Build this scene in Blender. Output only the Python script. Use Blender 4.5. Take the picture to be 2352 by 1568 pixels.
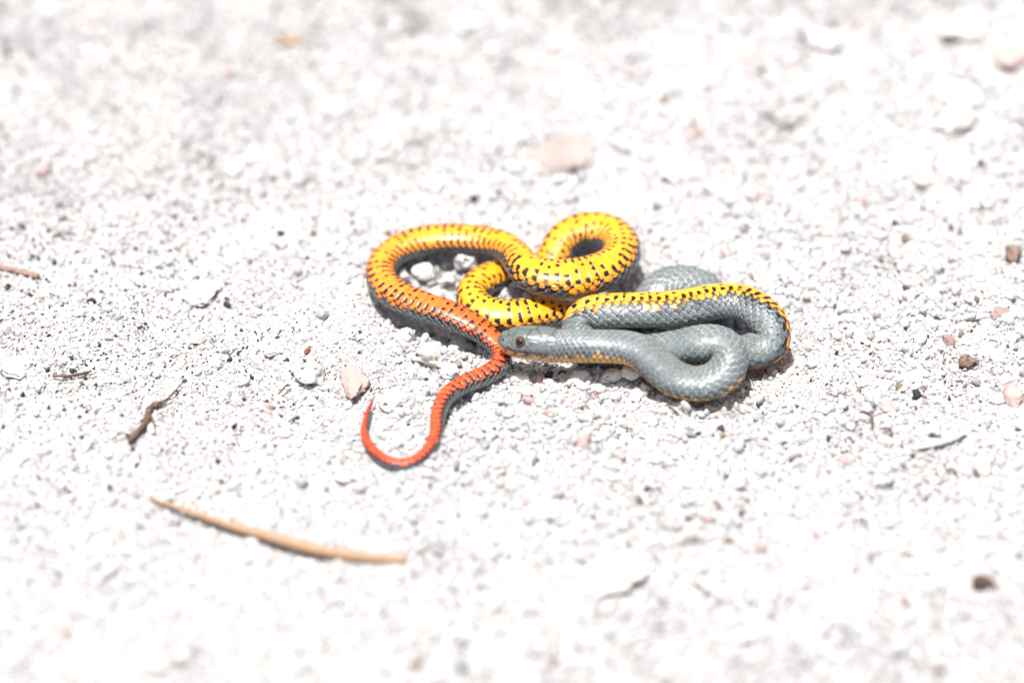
import bpy, bmesh, math, random
import numpy as np
from mathutils import Vector, Matrix, noise as mnoise

R = math.radians
rng = np.random.default_rng(7)
random.seed(7)
scene = bpy.context.scene
for o in list(bpy.data.objects):
    bpy.data.objects.remove(o)
COL = scene.collection

# ------------------------------------------------------------------ camera
ELEV, DIST, FOCAL, SENSOR = R(42), 0.75, 100.0, 36.0
cam_pos = Vector((0, -DIST * math.cos(ELEV), DIST * math.sin(ELEV)))
cam_data = bpy.data.cameras.new('camera')
cam = bpy.data.objects.new('camera', cam_data)
COL.objects.link(cam)
cam.location = cam_pos
cam.rotation_euler = (math.pi / 2 - ELEV, 0, 0)
cam_data.lens = FOCAL
cam_data.sensor_width = SENSOR
cam_data.clip_start = 0.01
cam_data.clip_end = 500
cam_data.dof.use_dof = True
cam_data.dof.focus_distance = 0.7425
cam_data.dof.aperture_fstop = 3.45
cam_data.dof.aperture_blades = 0
scene.camera = cam

# ------------------------------------------------------------------ sky, sun, exposure
SUN_DIR = Vector((-0.13, -0.03, 1.0)).normalized()
world = bpy.data.worlds.new('World')
scene.world = world
world.use_nodes = True
wn = world.node_tree.nodes
wl = world.node_tree.links
sky = wn.new('ShaderNodeTexSky')
sky.sky_type = 'NISHITA'
sky.dust_density = 4.0
sky.air_density = 0.4
sky.ozone_density = 0.5
sky.sun_disc = False
sky.sun_elevation = math.asin(SUN_DIR.z)
sky.sun_rotation = math.atan2(SUN_DIR.x, SUN_DIR.y)
bg = wn['Background']
wl.new(sky.outputs[0], bg.inputs[0])
bg.inputs[1].default_value = 0.135
sun_d = bpy.data.lights.new('sun', 'SUN')
sun_d.energy = 4.5
sun_d.angle = R(0.53)
sun_d.color = (1.0, 0.998, 0.995)
sun = bpy.data.objects.new('sun', sun_d)
COL.objects.link(sun)
sun.rotation_euler = SUN_DIR.to_track_quat('Z', 'Y').to_euler()
scene.view_settings.view_transform = 'Standard'
scene.view_settings.look = 'None'
scene.view_settings.gamma = 1
scene.view_settings.use_curve_mapping = False
scene.view_settings.exposure = 0.62
try:
    scene.cycles.use_denoising = True
    scene.cycles.denoiser = 'OPENIMAGEDENOISE'
except Exception:
    pass
scene.cycles.max_bounces = 10
scene.cycles.diffuse_bounces = 8

# ------------------------------------------------------------------ measuring helpers
PXW, PXH = 2352.0, 1568.0          # the measuring grid the photograph was read off in
MM = 0.27 / PXW                    # one measuring step in metres at the focus distance
CR = Vector((1, 0, 0))
CF = -cam_pos.normalized()
CU = CR.cross(CF)


def ray(px, py):
    a = SENSOR / FOCAL
    return (CF + CR * ((px / PXW - 0.5) * a) + CU * ((0.5 - py / PXH) * a * PXH / PXW)).normalized()


def at(px, py, h=0.0):
    """The point at height h (metres) that is measured at px, py."""
    d = ray(px, py)
    t = (h - cam_pos.z) / d.z
    return cam_pos + d * t


# ------------------------------------------------------------------ numpy noise
def _hash(ix, iy, seed):
    n = (ix.astype(np.int64) * 374761393 + iy.astype(np.int64) * 668265263 + seed * 1274126177) & 0x7fffffff
    n = ((n ^ (n >> 13)) * 1274126177) & 0x7fffffff
    n = n ^ (n >> 16)
    return (n & 0xffff) / 32767.5 - 1.0


def vnoise(x, y, seed=0):
    x = np.asarray(x, dtype=np.float64)
    y = np.asarray(y, dtype=np.float64)
    ix, iy = np.floor(x), np.floor(y)
    fx, fy = x - ix, y - iy
    fx = fx * fx * fx * (fx * (fx * 6 - 15) + 10)
    fy = fy * fy * fy * (fy * (fy * 6 - 15) + 10)
    a, b = _hash(ix, iy, seed), _hash(ix + 1, iy, seed)
    c, d = _hash(ix, iy + 1, seed), _hash(ix + 1, iy + 1, seed)
    return (a * (1 - fx) + b * fx) * (1 - fy) + (c * (1 - fx) + d * fx) * fy


def fbm(x, y, seed=0, octs=3):
    t, amp, out = 1.0, 1.0, 0.0
    for k in range(octs):
        out = out + amp * vnoise(x * t + 17.3 * k, y * t - 9.1 * k, seed + k)
        t *= 2.03
        amp *= 0.5
    return out


def smooth(a, b, x):
    t = np.clip((x - a) / (b - a), 0, 1)
    return t * t * (3 - 2 * t)


# ------------------------------------------------------------------ the snake's axis
# measured x, y; height of the axis in mm; half width in steps; direction of the back (world)
B = lambda x, y, z: (-x, -y, -z)                     # give the belly's direction instead
HD = [(342, 450), (400, 444), (500, 454), (620, 457), (800, 466), (1100, 496), (1300, 526)]
HDR = [1.0, 18, 28.5, 36, 40, 42.4, 40.2]
axis = []
for (cx, cy), rr in zip(HD, HDR):
    axis.append((1091 + cx * 0.1465, 717.8 + cy * 0.1465, 9.4 if cx < 700 else 10.0, rr, (0, .46, .89)))


def c2(cx, cy, h, r, d):
    axis.append((1091 + cx * 0.3418, 574.2 + cy * 0.3418, h, r, d))


def c1(cx, cy, h, r, d):
    axis.append((803.9 + cx * 0.21973, 459.4 + cy * 0.21973, h, r, d))


def c3(cx, cy, h, r, d):
    axis.append((1148.4 + cx * 0.15137, 470.9 + cy * 0.15137, h, r, d))


def c4(cx, cy, h, r, d):
    axis.append((803.9 + cx * 0.23802, 746.5 + cy * 0.23802, h, r, d))


# neck and grey loop
c2(700, 648, 11.0, 39.5, (0, .66, .75))
c2(900, 650, 11.6, 39, (0, .66, .75))
c2(1030, 655, 11.3, 40, (-.05, .52, .85))
c2(1140, 695, 10.2, 41, (-.1, .3, .95))
c2(1250, 800, 7.5, 41.5, (0, .15, .98))
c2(1375, 882, 5.2, 41, (0, .3, .95))
c2(1520, 903, 4.8, 40.5, (0, .40, .92))
c2(1665, 845, 6.2, 41.5, (-.25, .25, .94))
c2(1727, 715, 8.6, 41.5, (-.28, 0, .96))
c2(1650, 625, 9.2, 42, (-.1, 0, 1))
c2(1500, 622, 8.6, 42, (0, .02, 1))
c2(1350, 660, 5.2, 42, (0, 0, 1))
c2(1180, 690, 3.2, 42, (0, 0, 1))
# hidden below the neck, coming up round the end of the belly-up stretch
c2(960, 690, 2.6, 42, (0, -.3, .95))
c2(770, 640, 3.0, 42, (-.1, -.95, .1))
c2(692, 530, 5.0, 42, (-.15, -.85, -.35))
c2(735, 430, 7.6, 42, B(0, .62, .78))
c2(850, 408, 8.8, 41.5, B(0, .66, .75))
c2(1050, 400, 9.4, 41.5, B(0, .70, .71))
c2(1250, 395, 9.4, 42, B(0, .64, .77))
c2(1450, 375, 9.2, 42, B(0, .70, .71))
c2(1640, 338, 9.0, 42, B(.05, .74, .67))
c2(1800, 345, 9.0, 42, B(.2, .72, .62))
c2(1930, 420, 8.8, 42.5, B(.62, .55, .45))
c2(2008, 540, 7.2, 43, B(.93, .1, -.25))
c2(1985, 640, 5.0, 43, B(.62, -.2, -.75))
c2(1870, 672, 3.2, 42, (-.2, -.35, .9))
c2(1745, 700, 0.4, 42, (-.3, -.3, .9))
# hidden below the coils, coming up as the grey hump behind
c2(1640, 640, -1.6, 42, (-.3, -.4, .85))
c2(1622, 510, -1.8, 42, (-.3, -.4, .85))
c2(1622, 385, 0.0, 42, (-.3, -.5, .8))
c2(1572, 288, 2.5, 42, (-.3, -.55, .75))
c2(1470, 232, 4.4, 42.5, (-.25, -.62, .74))
c2(1330, 222, 4.6, 42.5, (-.1, -.66, .74))
c2(1225, 285, 3.6, 42.5, (0, -.75, .65))
c2(1150, 390, 1.0, 42, (0, -.9, .4))
c2(1000, 440, -1.0, 41, (0, -1, -.1))
c2(800, 440, -1.0, 39, (0, -.85, -.5))
c2(610, 430, 0.8, 37, (0, -.45, -.9))
# yellow hook
c1(1960, 1165, 3.4, 36, B(0, -.38, .92))
c1(1720, 1200, 4.2, 35.5, B(0, -.5, .86))
c1(1490, 1190, 4.2, 35.5, B(0, -.35, .94))
c1(1305, 1105, 4.0, 36, B(-.1, -.1, 1))
c1(1262, 985, 3.8, 36, B(-.1, -.1, 1))
c1(1360, 865, 3.4, 36, B(.05, -.12, 1))
c1(1500, 795, 2.2, 36, B(.1, -.12, 1))
c1(1660, 750, 0.8, 37, B(0, 0, 1))
# hidden, then the big yellow loop
c3(470, 1030, 0.0, 38, B(0, 0, 1))
c3(720, 960, 1.6, 38, B(0, 0, 1))
c3(835, 760, 3.6, 38, B(0, -.1, 1))
c3(905, 590, 5.4, 38, B(-.1, -.1, 1))
c3(1040, 450, 7.0, 38, B(0, -.15, 1))
c3(1240, 365, 8.2, 39, B(0, -.22, 1))
c3(1460, 350, 8.8, 39, B(0, -.22, 1))
c3(1670, 410, 8.8, 40, B(0, -.1, 1))
c3(1830, 560, 9.0, 41, B(-.1, 0, 1))
c3(1850, 760, 9.6, 42, B(-.1, 0, 1))
c3(1700, 930, 10.2, 43.5, B(-.05, -.05, 1))
c3(1460, 1040, 10.8, 44.5, B(0, -.12, 1))
c3(1180, 1100, 11.0, 45, B(0, -.16, 1))
c3(880, 1118, 11.2, 45, B(0, -.18, 1))
c3(600, 1085, 11.0, 44, B(0, -.15, 1))
c3(370, 960, 10.4, 40, B(.1, 0, 1))
# left coil, orange
c1(1740, 580, 9.4, 35, B(.1, 0, 1))
c1(1620, 480, 8.4, 32.5, B(.05, -.15, 1))
c1(1480, 428, 7.6, 31.5, B(0, -.3, 1))
c1(1290, 400, 7.0, 32, B(0, -.34, 1))
c1(1090, 388, 6.6, 32, B(0, -.34, 1))
c1(860, 402, 6.2, 32.5, B(-.05, -.34, 1))
c1(640, 450, 5.8, 33, B(-.1, -.28, 1))
c1(450, 545, 5.4, 33, B(-.1, -.15, 1))
c1(330, 680, 5.2, 33.5, B(-.1, -.05, 1))
c1(325, 835, 5.2, 34, B(-.05, -.05, 1))
c1(430, 960, 5.4, 34, B(0, -.05, 1))
c1(720, 1090, 6.0, 33, B(.05, -.02, 1))
c1(1075, 1212, 6.4, 31.5, B(.08, -.02, 1))
c1(1340, 1345, 5.3, 27.5, B(.08, 0, 1))
c4(1395, 165, 3.4, 22, B(0, 0, 1))
c4(1462, 255, 3.0, 20.5, B(-.1, 0, 1))
# tail
c4(1478, 340, 3.5, 21.9, B(-.3, .25, 1))
c4(1395, 440, 3.3, 22.5, B(-.15,.2,1))
c4(1200, 525, 3.1, 21.9, B(-.12, .28, 1))
c4(1040, 595, 3.0, 20.9, B(-.18, .25, 1))
c4(930, 680, 3.0, 19.5, B(-.35, .15, 1))
c4(870, 785, 2.9, 18.0, B(-.5, .05, 1))
c4(845, 900, 2.8, 16.3, B(-.5, .05, 1))
c4(838, 1020, 2.7, 15.2, B(-.45, .05, 1))
c4(800, 1150, 2.6, 14.9, B(-.35, .2, 1))
c4(705, 1268, 2.5, 14.9, B(-.2, .3, 1))
c4(570, 1342, 2.4, 14.9, B(0, .3, 1))
c4(430, 1350, 2.3, 14.6, B(0, .3, 1))
c4(300, 1285, 2.2, 13.7, B(0, .3, 1))
c4(190, 1175, 2.0, 11.3, B(-.35, .2, 1))
c4(132, 1050, 1.9, 8.6, B(-.5, .05, 1))
c4(140, 950, 1.9, 7.1, B(-.35, 0, 1))
c4(178, 820, 2.0, 5.2, B(-.45, 0, 1))
c4(210, 740, 2.2, 3.4, B(-.45, 0, 1))
c4(241, 668, 2.4, 0.5, B(-.45, 0, 1))

P = np.array([tuple(at(a[0], a[1], a[2] * 1e-3)) for a in axis])
RAD = np.array([a[3] for a in axis]) * MM
DOR = np.array([a[4] for a in axis], dtype=float)
DOR /= np.linalg.norm(DOR, axis=1)[:, None]
# half widths hold at the distance of the focus: correct for nearer and farther points
depth = (P - np.array(cam_pos)) @ np.array(CF)
RAD *= depth / DIST


def spline(par, vals, q):
    """Cubic Hermite with monotone-ish (Catmull-Rom) tangents on chord-length parameters."""
    vals = np.asarray(vals, dtype=float)
    if vals.ndim == 1:
        vals = vals[:, None]
    n = len(par)
    m = np.zeros_like(vals)
    dl = (vals[1:] - vals[:-1]) / (par[1:] - par[:-1])[:, None]
    h = par[1:] - par[:-1]
    m[1:-1] = (dl[:-1] * h[1:, None] + dl[1:] * h[:-1, None]) / (h[1:] + h[:-1])[:, None]
    m[0], m[-1] = dl[0], dl[-1]
    i = np.clip(np.searchsorted(par, q) - 1, 0, n - 2)
    hh = h[i][:, None]
    t = ((q - par[i]) / h[i])[:, None]
    h00 = 2 * t ** 3 - 3 * t ** 2 + 1
    h10 = t ** 3 - 2 * t ** 2 + t
    h01 = -2 * t ** 3 + 3 * t ** 2
    h11 = t ** 3 - t ** 2
    return h00 * vals[i] + h10 * hh * m[i] + h01 * vals[i + 1] + h11 * hh * m[i + 1]


chord = np.concatenate([[0], np.cumsum(np.linalg.norm(P[1:] - P[:-1], axis=1))])
fineq = np.linspace(0, chord[-1], 9000)
fp = spline(chord, P, fineq)


def gsm(a, sig):
    k = np.exp(-0.5 * (np.arange(-4 * sig, 4 * sig + 1) / sig) ** 2)
    k /= k.sum()
    pad = 4 * sig
    out = np.empty_like(a)
    for j in range(a.shape[1]):
        v = np.concatenate([2 * a[0, j] - a[pad:0:-1, j], a[:, j], 2 * a[-1, j] - a[-2:-pad - 2:-1, j]])
        out[:, j] = np.convolve(v, k, mode='valid')
    return out


w = smooth(150, 420, np.arange(9000))[:, None]
fp = fp * (1 - w) + gsm(fp, 36) * w          # relax the kinks of the hand-read points
arc = np.concatenate([[0], np.cumsum(np.linalg.norm(fp[1:] - fp[:-1], axis=1))])
LEN = arc[-1]
frad = spline(chord, RAD, fineq)[:, 0]
frad = np.maximum(frad, 0.2 * MM)
w1 = w[:, 0]
frad = frad * (1 - w1) + gsm(frad[:, None], 40)[:, 0] * w1
fdor = gsm(spline(chord, DOR, fineq), 40)

# ring stations: dense on the head, a bit denser where the body bends
NR, NA = 3600, 184
head_st = np.linspace(0, 1, 26) ** 2 * 0.0022
body_st = np.linspace(0.0022, LEN, NR - 26 + 1)[1:]
st = np.concatenate([head_st, body_st])


def on_arc(vals, q):
    vals = np.asarray(vals)
    if vals.ndim == 1:
        return np.interp(q, arc, vals)
    return np.stack([np.interp(q, arc, vals[:, j]) for j in range(vals.shape[1])], 1)


C = on_arc(fp, st)
RR = on_arc(frad, st)
T = np.gradient(fp, arc, axis=0)
T = gsm(T, 12)
T = on_arc(T, st)
T /= np.linalg.norm(T, axis=1)[:, None]
D = on_arc(fdor, st)
D -= (D * T).sum(1)[:, None] * T
D /= np.linalg.norm(D, axis=1)[:, None]
Lt = np.cross(T, D)

# ------------------------------------------------------------------ ground height
AX = fp[::18]
AR = frad[::18] * .86
HOLLOWS = [  # measured x, y, radius x (mm), radius y (mm), depth (mm)
    (900, 700, 11, 10, 4.0), (985, 735, 12, 9, 4.5), (1075, 775, 10, 8, 4.0), (1000, 600, 16, 10, 3.6),
    (1080, 640, 10, 9, 2.5), (1205, 870, 8, 6, 2.2), (1290, 850, 14, 6, 2.5), (1380, 700, 40, 18, 3.2), (1360, 570, 14, 10, 2.2),
    (1450, 640, 12, 10, 2.0), (1600, 850, 40, 14, 2.0), (1790, 800, 18, 14, 2.0), (930, 1000, 9, 9, 1.0)]
MOUNDS = [
    (870, 765, 9, 5, 2.4), (960, 800, 10, 5, 2.8), (1050, 820, 8, 5, 2.4), (830, 700, 7, 8, 1.6), (1400, 890, 14, 7, 1.6),
    (1250, 905, 14, 6, 1.2), (1390, 1285, 12, 10, 3.0), (450, 670, 12, 9, 1.6), (1950, 900, 20, 12, 1.5),
    (2100, 820, 16, 10, 1.5), (2220, 80, 30, 26, 5.0), (1900, 930, 12, 8, 1.0)]
_hol = [(at(x, y), rx * 1e-3, ry * 1e-3, -d * .65e-3) for x, y, rx, ry, d in HOLLOWS] + \
       [(at(x, y), rx * 1e-3, ry * 1e-3, d * 1e-3) for x, y, rx, ry, d in MOUNDS]


def axis_limit(x, y):
    """How high the ground may reach so that the body rests on it and is not buried."""
    x, y = np.ravel(x), np.ravel(y)
    out = np.full(x.shape, 1.0)
    lo, hi = AX.min(0) - 0.012, AX.max(0) + 0.012
    sel = np.where((x > lo[0]) & (x < hi[0]) & (y > lo[1]) & (y < hi[1]))[0]
    for s in range(0, len(sel), 20000):
        k = sel[s:s + 20000]
        d2 = (x[k][:, None] - AX[None, :, 0]) ** 2 + (y[k][:, None] - AX[None, :, 1]) ** 2
        r2 = (AR ** 2)[None, :]
        d = np.sqrt(d2)
        lim = np.where(d2 < r2, AX[None, :, 2] - np.sqrt(np.maximum(r2 - d2, 0)),
                       AX[None, :, 2] + (d - AR[None, :]) * 1.6)
        out[k] = lim.min(1)
    return out


TOUCH = AX[:, 2] < AR * 1.28


def berm(x, y):
    """Grit pushed up in a low ridge along the stretches of body that lie on the ground."""
    x, y = np.ravel(x), np.ravel(y)
    out = np.zeros(x.shape)
    A, r = AX[TOUCH], AR[TOUCH]
    lo, hi = A.min(0) - 0.015, A.max(0) + 0.015
    sel = np.where((x > lo[0]) & (x < hi[0]) & (y > lo[1]) & (y < hi[1]))[0]
    for s in range(0, len(sel), 20000):
        k = sel[s:s + 20000]
        d = np.sqrt((x[k][:, None] - A[None, :, 0]) ** 2 + (y[k][:, None] - A[None, :, 1]) ** 2)
        g_ = .30 * r[None, :] * np.exp(-((d / r[None, :] - 1.35) / .38) ** 2)
        out[k] = g_.max(1)
    return out


def ground(x, y, limit=True):
    x = np.asarray(x, dtype=float)
    y = np.asarray(y, dtype=float)
    near = np.exp(-((x / 0.5) ** 2 + ((y - 0.05) / 0.6) ** 2))
    h = near * (fbm(x * 17, y * 17, 3, 2) * 1.3e-3 + fbm(x * 75, y * 75, 5, 3) * 1.35e-3)
    h = h + near * fbm(x * 330, y * 330, 9, 2) * 0.28e-3
    h = h + (1 - near) * fbm(x * 0.6, y * 0.6, 11, 3) * 0.06
    crk = 1 - np.abs(vnoise(x * 62 + 4, y * 62, 61) + .35 * vnoise(x * 190, y * 190, 62))
    h = h - near * 1.5e-3 * smooth(.90, .99, crk) * smooth(.02, .07, x) * smooth(.2, .1, np.abs(y))
    for p, rx, ry, d in _hol:
        h = h + d * np.exp(-(((x - p.x) / rx) ** 2 + ((y - p.y) / ry) ** 2))
    h = h + berm(x, y).reshape(h.shape) * (.6 + .6 * vnoise(x * 160, y * 160, 77))
    if limit:
        lim = axis_limit(x, y).reshape(h.shape)
        h = np.minimum(h, lim + 0.15e-3)
    return h


def ghz(x, y):
    return float(ground(np.array([x]), np.array([y]))[0])


def on_ground(px, py, lift=0.0):
    p = at(px, py, 0)
    for _ in range(3):
        p = at(px, py, ghz(p.x, p.y) + lift)
    return p


# ------------------------------------------------------------------ material helpers
def material(name, rough=0.7):
    m = bpy.data.materials.new(name)
    m.use_nodes = True
    b = m.node_tree.nodes['Principled BSDF']
    b.inputs['Roughness'].default_value = rough
    return m, m.node_tree.nodes, m.node_tree.links, b


def tex_noise(n, l, coord, scale, detail=4, rough=.55):
    t = n.new('ShaderNodeTexNoise')
    t.inputs['Scale'].default_value = scale
    t.inputs['Detail'].default_value = detail
    t.inputs['Roughness'].default_value = rough
    l.new(coord, t.inputs['Vector'])
    return t


def ramp(n, l, src, stops, interp='LINEAR'):
    r = n.new('ShaderNodeValToRGB')
    r.color_ramp.interpolation = interp
    e = r.color_ramp.elements
    while len(e) > 1:
        e.remove(e[-1])
    e[0].position, e[0].color = stops[0][0], (*stops[0][1], 1)
    for p, c in stops[1:]:
        k = e.new(p)
        k.color = (*c, 1)
    l.new(src, r.inputs[0])
    return r


def mix(n, l, fac, a, b, mode='MIX'):
    m = n.new('ShaderNodeMix')
    m.data_type = 'RGBA'
    m.blend_type = mode
    for s, v in ((m.inputs[0], fac), (m.inputs[6], a), (m.inputs[7], b)):
        if hasattr(v, 'links'):
            l.new(v, s)
        elif isinstance(v, (int, float)):
            s.default_value = v
        else:
            s.default_value = (*v, 1)
    return m.outputs[2]


def bump(n, l, b, h, strength, dist):
    bp = n.new('ShaderNodeBump')
    bp.inputs['Strength'].default_value = strength
    bp.inputs['Distance'].default_value = dist
    l.new(h, bp.inputs['Height'])
    l.new(bp.outputs[0], b.inputs['Normal'])


# sandy bed
m_ground, n, l, b = material('sandy_bed', 0.95)
co = n.new('ShaderNodeTexCoord').outputs['Object']
f1 = tex_noise(n, l, co, 900, 3)
f2 = tex_noise(n, l, co, 40, 3)
r1 = ramp(n, l, f1.outputs[0], [(.30, (.10, .08, .06)), (.42, (.36, .345, .325)), (.6, (.56, .55, .54)), (.8, (.66, .655, .645))])
r2 = ramp(n, l, f2.outputs[0], [(.35, (.80, .80, .82)), (.65, (1, .985, .97))])
l.new(mix(n, l, 1.0, r1.outputs[0], r2.outputs[0], 'MULTIPLY'), b.inputs['Base Color'])
bump(n, l, b, f1.outputs[0], .7, .0006)

# grains: the colour of each grain comes from the grain itself
m_grain, n, l, b = material('mineral_grain', 0.75)
att = n.new('ShaderNodeAttribute')
att.attribute_type = 'INSTANCER'
att.attribute_name = 'tint'
tc = n.new('ShaderNodeTexCoord').outputs['Object']
g1 = tex_noise(n, l, tc, 2.6, 4)
gr = ramp(n, l, g1.outputs[0], [(.3, (.82, .81, .80)), (.6, (1, 1, 1))])
oi = n.new('ShaderNodeObjectInfo')
ad = n.new('ShaderNodeVectorMath')
ad.operation = 'MULTIPLY_ADD'
l.new(oi.outputs['Random'], ad.inputs[0])
ad.inputs[1].default_value = (40, 70, 90)
l.new(tc, ad.inputs[2])
g2 = tex_noise(n, l, ad.outputs[0], 4.2, 2, .5)
g3 = ramp(n, l, g2.outputs[0], [(.66, (0, 0, 0)), (.70, (1, 1, 1))])
g4 = mix(n, l, 1.0, att.outputs['Color'], gr.outputs[0], 'MULTIPLY')
l.new(mix(n, l, g3.outputs[0], g4, (.07, .065, .06)), b.inputs['Base Color'])
bump(n, l, b, tex_noise(n, l, ad.outputs[0], 6.0, 4, .65).outputs[0], .7, .00012)


def rock_material(name, base, dark=(.05, .05, .055), speck=.66, speck_scale=1500, rough=.85, blotch=(.9, .86, .8), gloss=.3):
    """base colour, dark mineral specks, warm blotches, pitted relief (object space in metres)"""
    m, n, l, b = material(name, rough)
    b.inputs['Specular IOR Level'].default_value = gloss
    tc = n.new('ShaderNodeTexCoord').outputs['Object']
    oi = n.new('ShaderNodeObjectInfo')
    ad = n.new('ShaderNodeVectorMath')
    ad.operation = 'ADD'
    l.new(tc, ad.inputs[0])
    l.new(oi.outputs['Location'], ad.inputs[1])
    v = ad.outputs[0]
    a = tex_noise(n, l, v, 420, 5, .6)
    ra = ramp(n, l, a.outputs[0], [(.35, tuple(c * k for c, k in zip(base, blotch))), (.6, base)])
    s = tex_noise(n, l, v, speck_scale, 2, .5)
    rs = ramp(n, l, s.outputs[0], [(speck, (0, 0, 0)), (speck + .05, (1, 1, 1))])
    l.new(mix(n, l, rs.outputs[0], ra.outputs[0], dark), b.inputs['Base Color'])
    bb = tex_noise(n, l, v, 1900, 4, .6)
    bump(n, l, b, bb.outputs[0], .8, .0004)
    return m


ROCK = {
    'white': rock_material('white_rock', (.62, .615, .605)),
    'cream': rock_material('cream_rock', (.60, .575, .53)),
    'pink': rock_material('pink_rock', (.45, .335, .31), speck=.70),
    'tan': rock_material('tan_rock', (.38, .34, .31), speck=.62, blotch=(.74, .68, .66)),
    'grey': rock_material('grey_rock', (.36, .37, .37)),
    'speckled': rock_material('speckled_rock', (.54, .525, .50), speck=.60, speck_scale=2800),
    'brown': rock_material('brown_rock', (.25, .175, .13), speck=.54, blotch=(.5, .45, .4)),
    'mauve': rock_material('mauve_rock', (.30, .215, .20), speck=.66),
    'red': rock_material('red_rock', (.36, .14, .11), speck=.7),
    'black': rock_material('black_rock', (.022, .022, .024), speck=.9, rough=.35, gloss=.5),
    'darkbrown': rock_material('dark_brown_clod', (.09, .055, .03), speck=.6),
}
m_quartz, n, l, b = material('quartz', 0.08)
b.inputs['Base Color'].default_value = (.72, .73, .73, 1)
b.inputs['Transmission Weight'].default_value = .45
b.inputs['IOR'].default_value = 1.54


def tag(o, label=None, cat=None, group=None, kind=None):
    if label:
        o['label'] = label
    if cat:
        o['category'] = cat
    if group:
        o['group'] = group
    if kind:
        o['kind'] = kind
    return o


def mesh_from(name, verts, faces, mat, shade=True):
    me = bpy.data.meshes.new(name)
    me.from_pydata([tuple(v) for v in verts], [], [tuple(f) for f in faces])
    me.update()
    if shade:
        me.polygons.foreach_set('use_smooth', np.ones(len(me.polygons), dtype=bool))
    if mat:
        me.materials.append(mat)
    return me


def grid_mesh(name, V, nu, nv, mat, wrap=False, cap0=None, cap1=None):
    """V: (nu*nv,3); rings of nv points, wrapped round if asked; caps are extra points appended after V"""
    i = np.arange(nu - 1)[:, None]
    j = np.arange(nv if wrap else nv - 1)[None, :]
    j2 = (j + 1) % nv
    q = np.stack([i * nv + j, i * nv + j2, (i + 1) * nv + j2, (i + 1) * nv + j], -1).reshape(-1, 4)
    tri = []
    if cap0 is not None:
        tri += [(cap0, (k + 1) % nv, k) for k in range(nv)]
    if cap1 is not None:
        o = (nu - 1) * nv
        tri += [(cap1, o + k, o + (k + 1) % nv) for k in range(nv)]
    tri = np.array(tri, dtype=np.int64).reshape(-1, 3)
    me = bpy.data.meshes.new(name)
    me.vertices.add(len(V))
    me.vertices.foreach_set('co', np.ascontiguousarray(V, dtype=np.float32).ravel())
    loops = np.concatenate([q.ravel(), tri.ravel()]).astype(np.int32)
    me.loops.add(len(loops))
    me.loops.foreach_set('vertex_index', loops)
    npoly = len(q) + len(tri)
    starts = np.concatenate([np.arange(len(q)) * 4, len(q) * 4 + np.arange(len(tri)) * 3]).astype(np.int32)
    me.polygons.add(npoly)
    me.polygons.foreach_set('loop_start', starts)
    me.polygons.foreach_set('use_smooth', np.ones(npoly, dtype=bool))
    me.update(calc_edges=True)
    me.validate()
    me.materials.append(mat)
    return me


# ------------------------------------------------------------------ ground sheet
def graded(lo, hi, step, far):
    core = np.arange(lo, hi, step)
    out, s, v = [], step, hi
    while v < far:
        s *= 1.25
        v += s
        out.append(v)
    left, s, v = [], step, lo
    while v > -far:
        s *= 1.25
        v -= s
        left.append(v)
    return np.concatenate([left[::-1], core, out])


gx = graded(-0.17, 0.17, 0.0009, 60)
gy = graded(-0.18, 0.26, 0.0010, 60)
GX, GY = np.meshgrid(gx, gy)
GZ = ground(GX, GY)
V = np.stack([GX.ravel(), GY.ravel(), GZ.ravel()], 1)
me = grid_mesh('ground', V, len(gy), len(gx), m_ground)
g = bpy.data.objects.new('ground', me)
COL.objects.link(g)
tag(g, kind='structure')

# ------------------------------------------------------------------ rocks
_ico = {}


def ico(sub):
    if sub not in _ico:
        bm = bmesh.new()
        bmesh.ops.create_icosphere(bm, subdivisions=sub, radius=1.0)
        bm.verts.ensure_lookup_table()
        _ico[sub] = (np.array([tuple(v.co) for v in bm.verts]), [tuple(v.index for v in f.verts) for f in bm.faces])
        bm.free()
    return _ico[sub]


def rock_verts(seed, sub, cuts=9, rough=.16, squash=(1, 1, 1), fine=.05, soft=.6):
    r = np.random.default_rng(seed)
    v, f = ico(sub)
    v = v.copy()
    for _ in range(cuts):
        nrm = r.normal(size=3)
        nrm /= np.linalg.norm(nrm)
        lim = r.uniform(.55, .92)
        d = v @ nrm
        over = np.maximum(d - lim, 0)
        v -= nrm[None, :] * (over * (1 - .12 * soft))[:, None]
    o = r.uniform(0, 50, 3)
    out = np.empty_like(v)
    for i, p in enumerate(v):
        q = Vector((p[0] * 1.3 + o[0], p[1] * 1.3 + o[1], p[2] * 1.3 + o[2]))
        k = 1 + rough * mnoise.noise(q) + fine * mnoise.fractal(q * 4.0, .6, 2.0, 3)
        out[i] = p * k
    return out * np.array(squash), f


grain_col = bpy.data.collections.new('grain_shapes')      # kept out of the scene: only instanced
for k in range(14):
    v, f = rock_verts(100 + k, 2, cuts=9, rough=.42, squash=(1, random.uniform(.7, 1), random.uniform(.55, .9)), fine=.08)
    o = bpy.data.objects.new(f'grain_shape.{k:03d}', mesh_from('grain_shape', v, f, m_grain))
    grain_col.objects.link(o)


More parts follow.
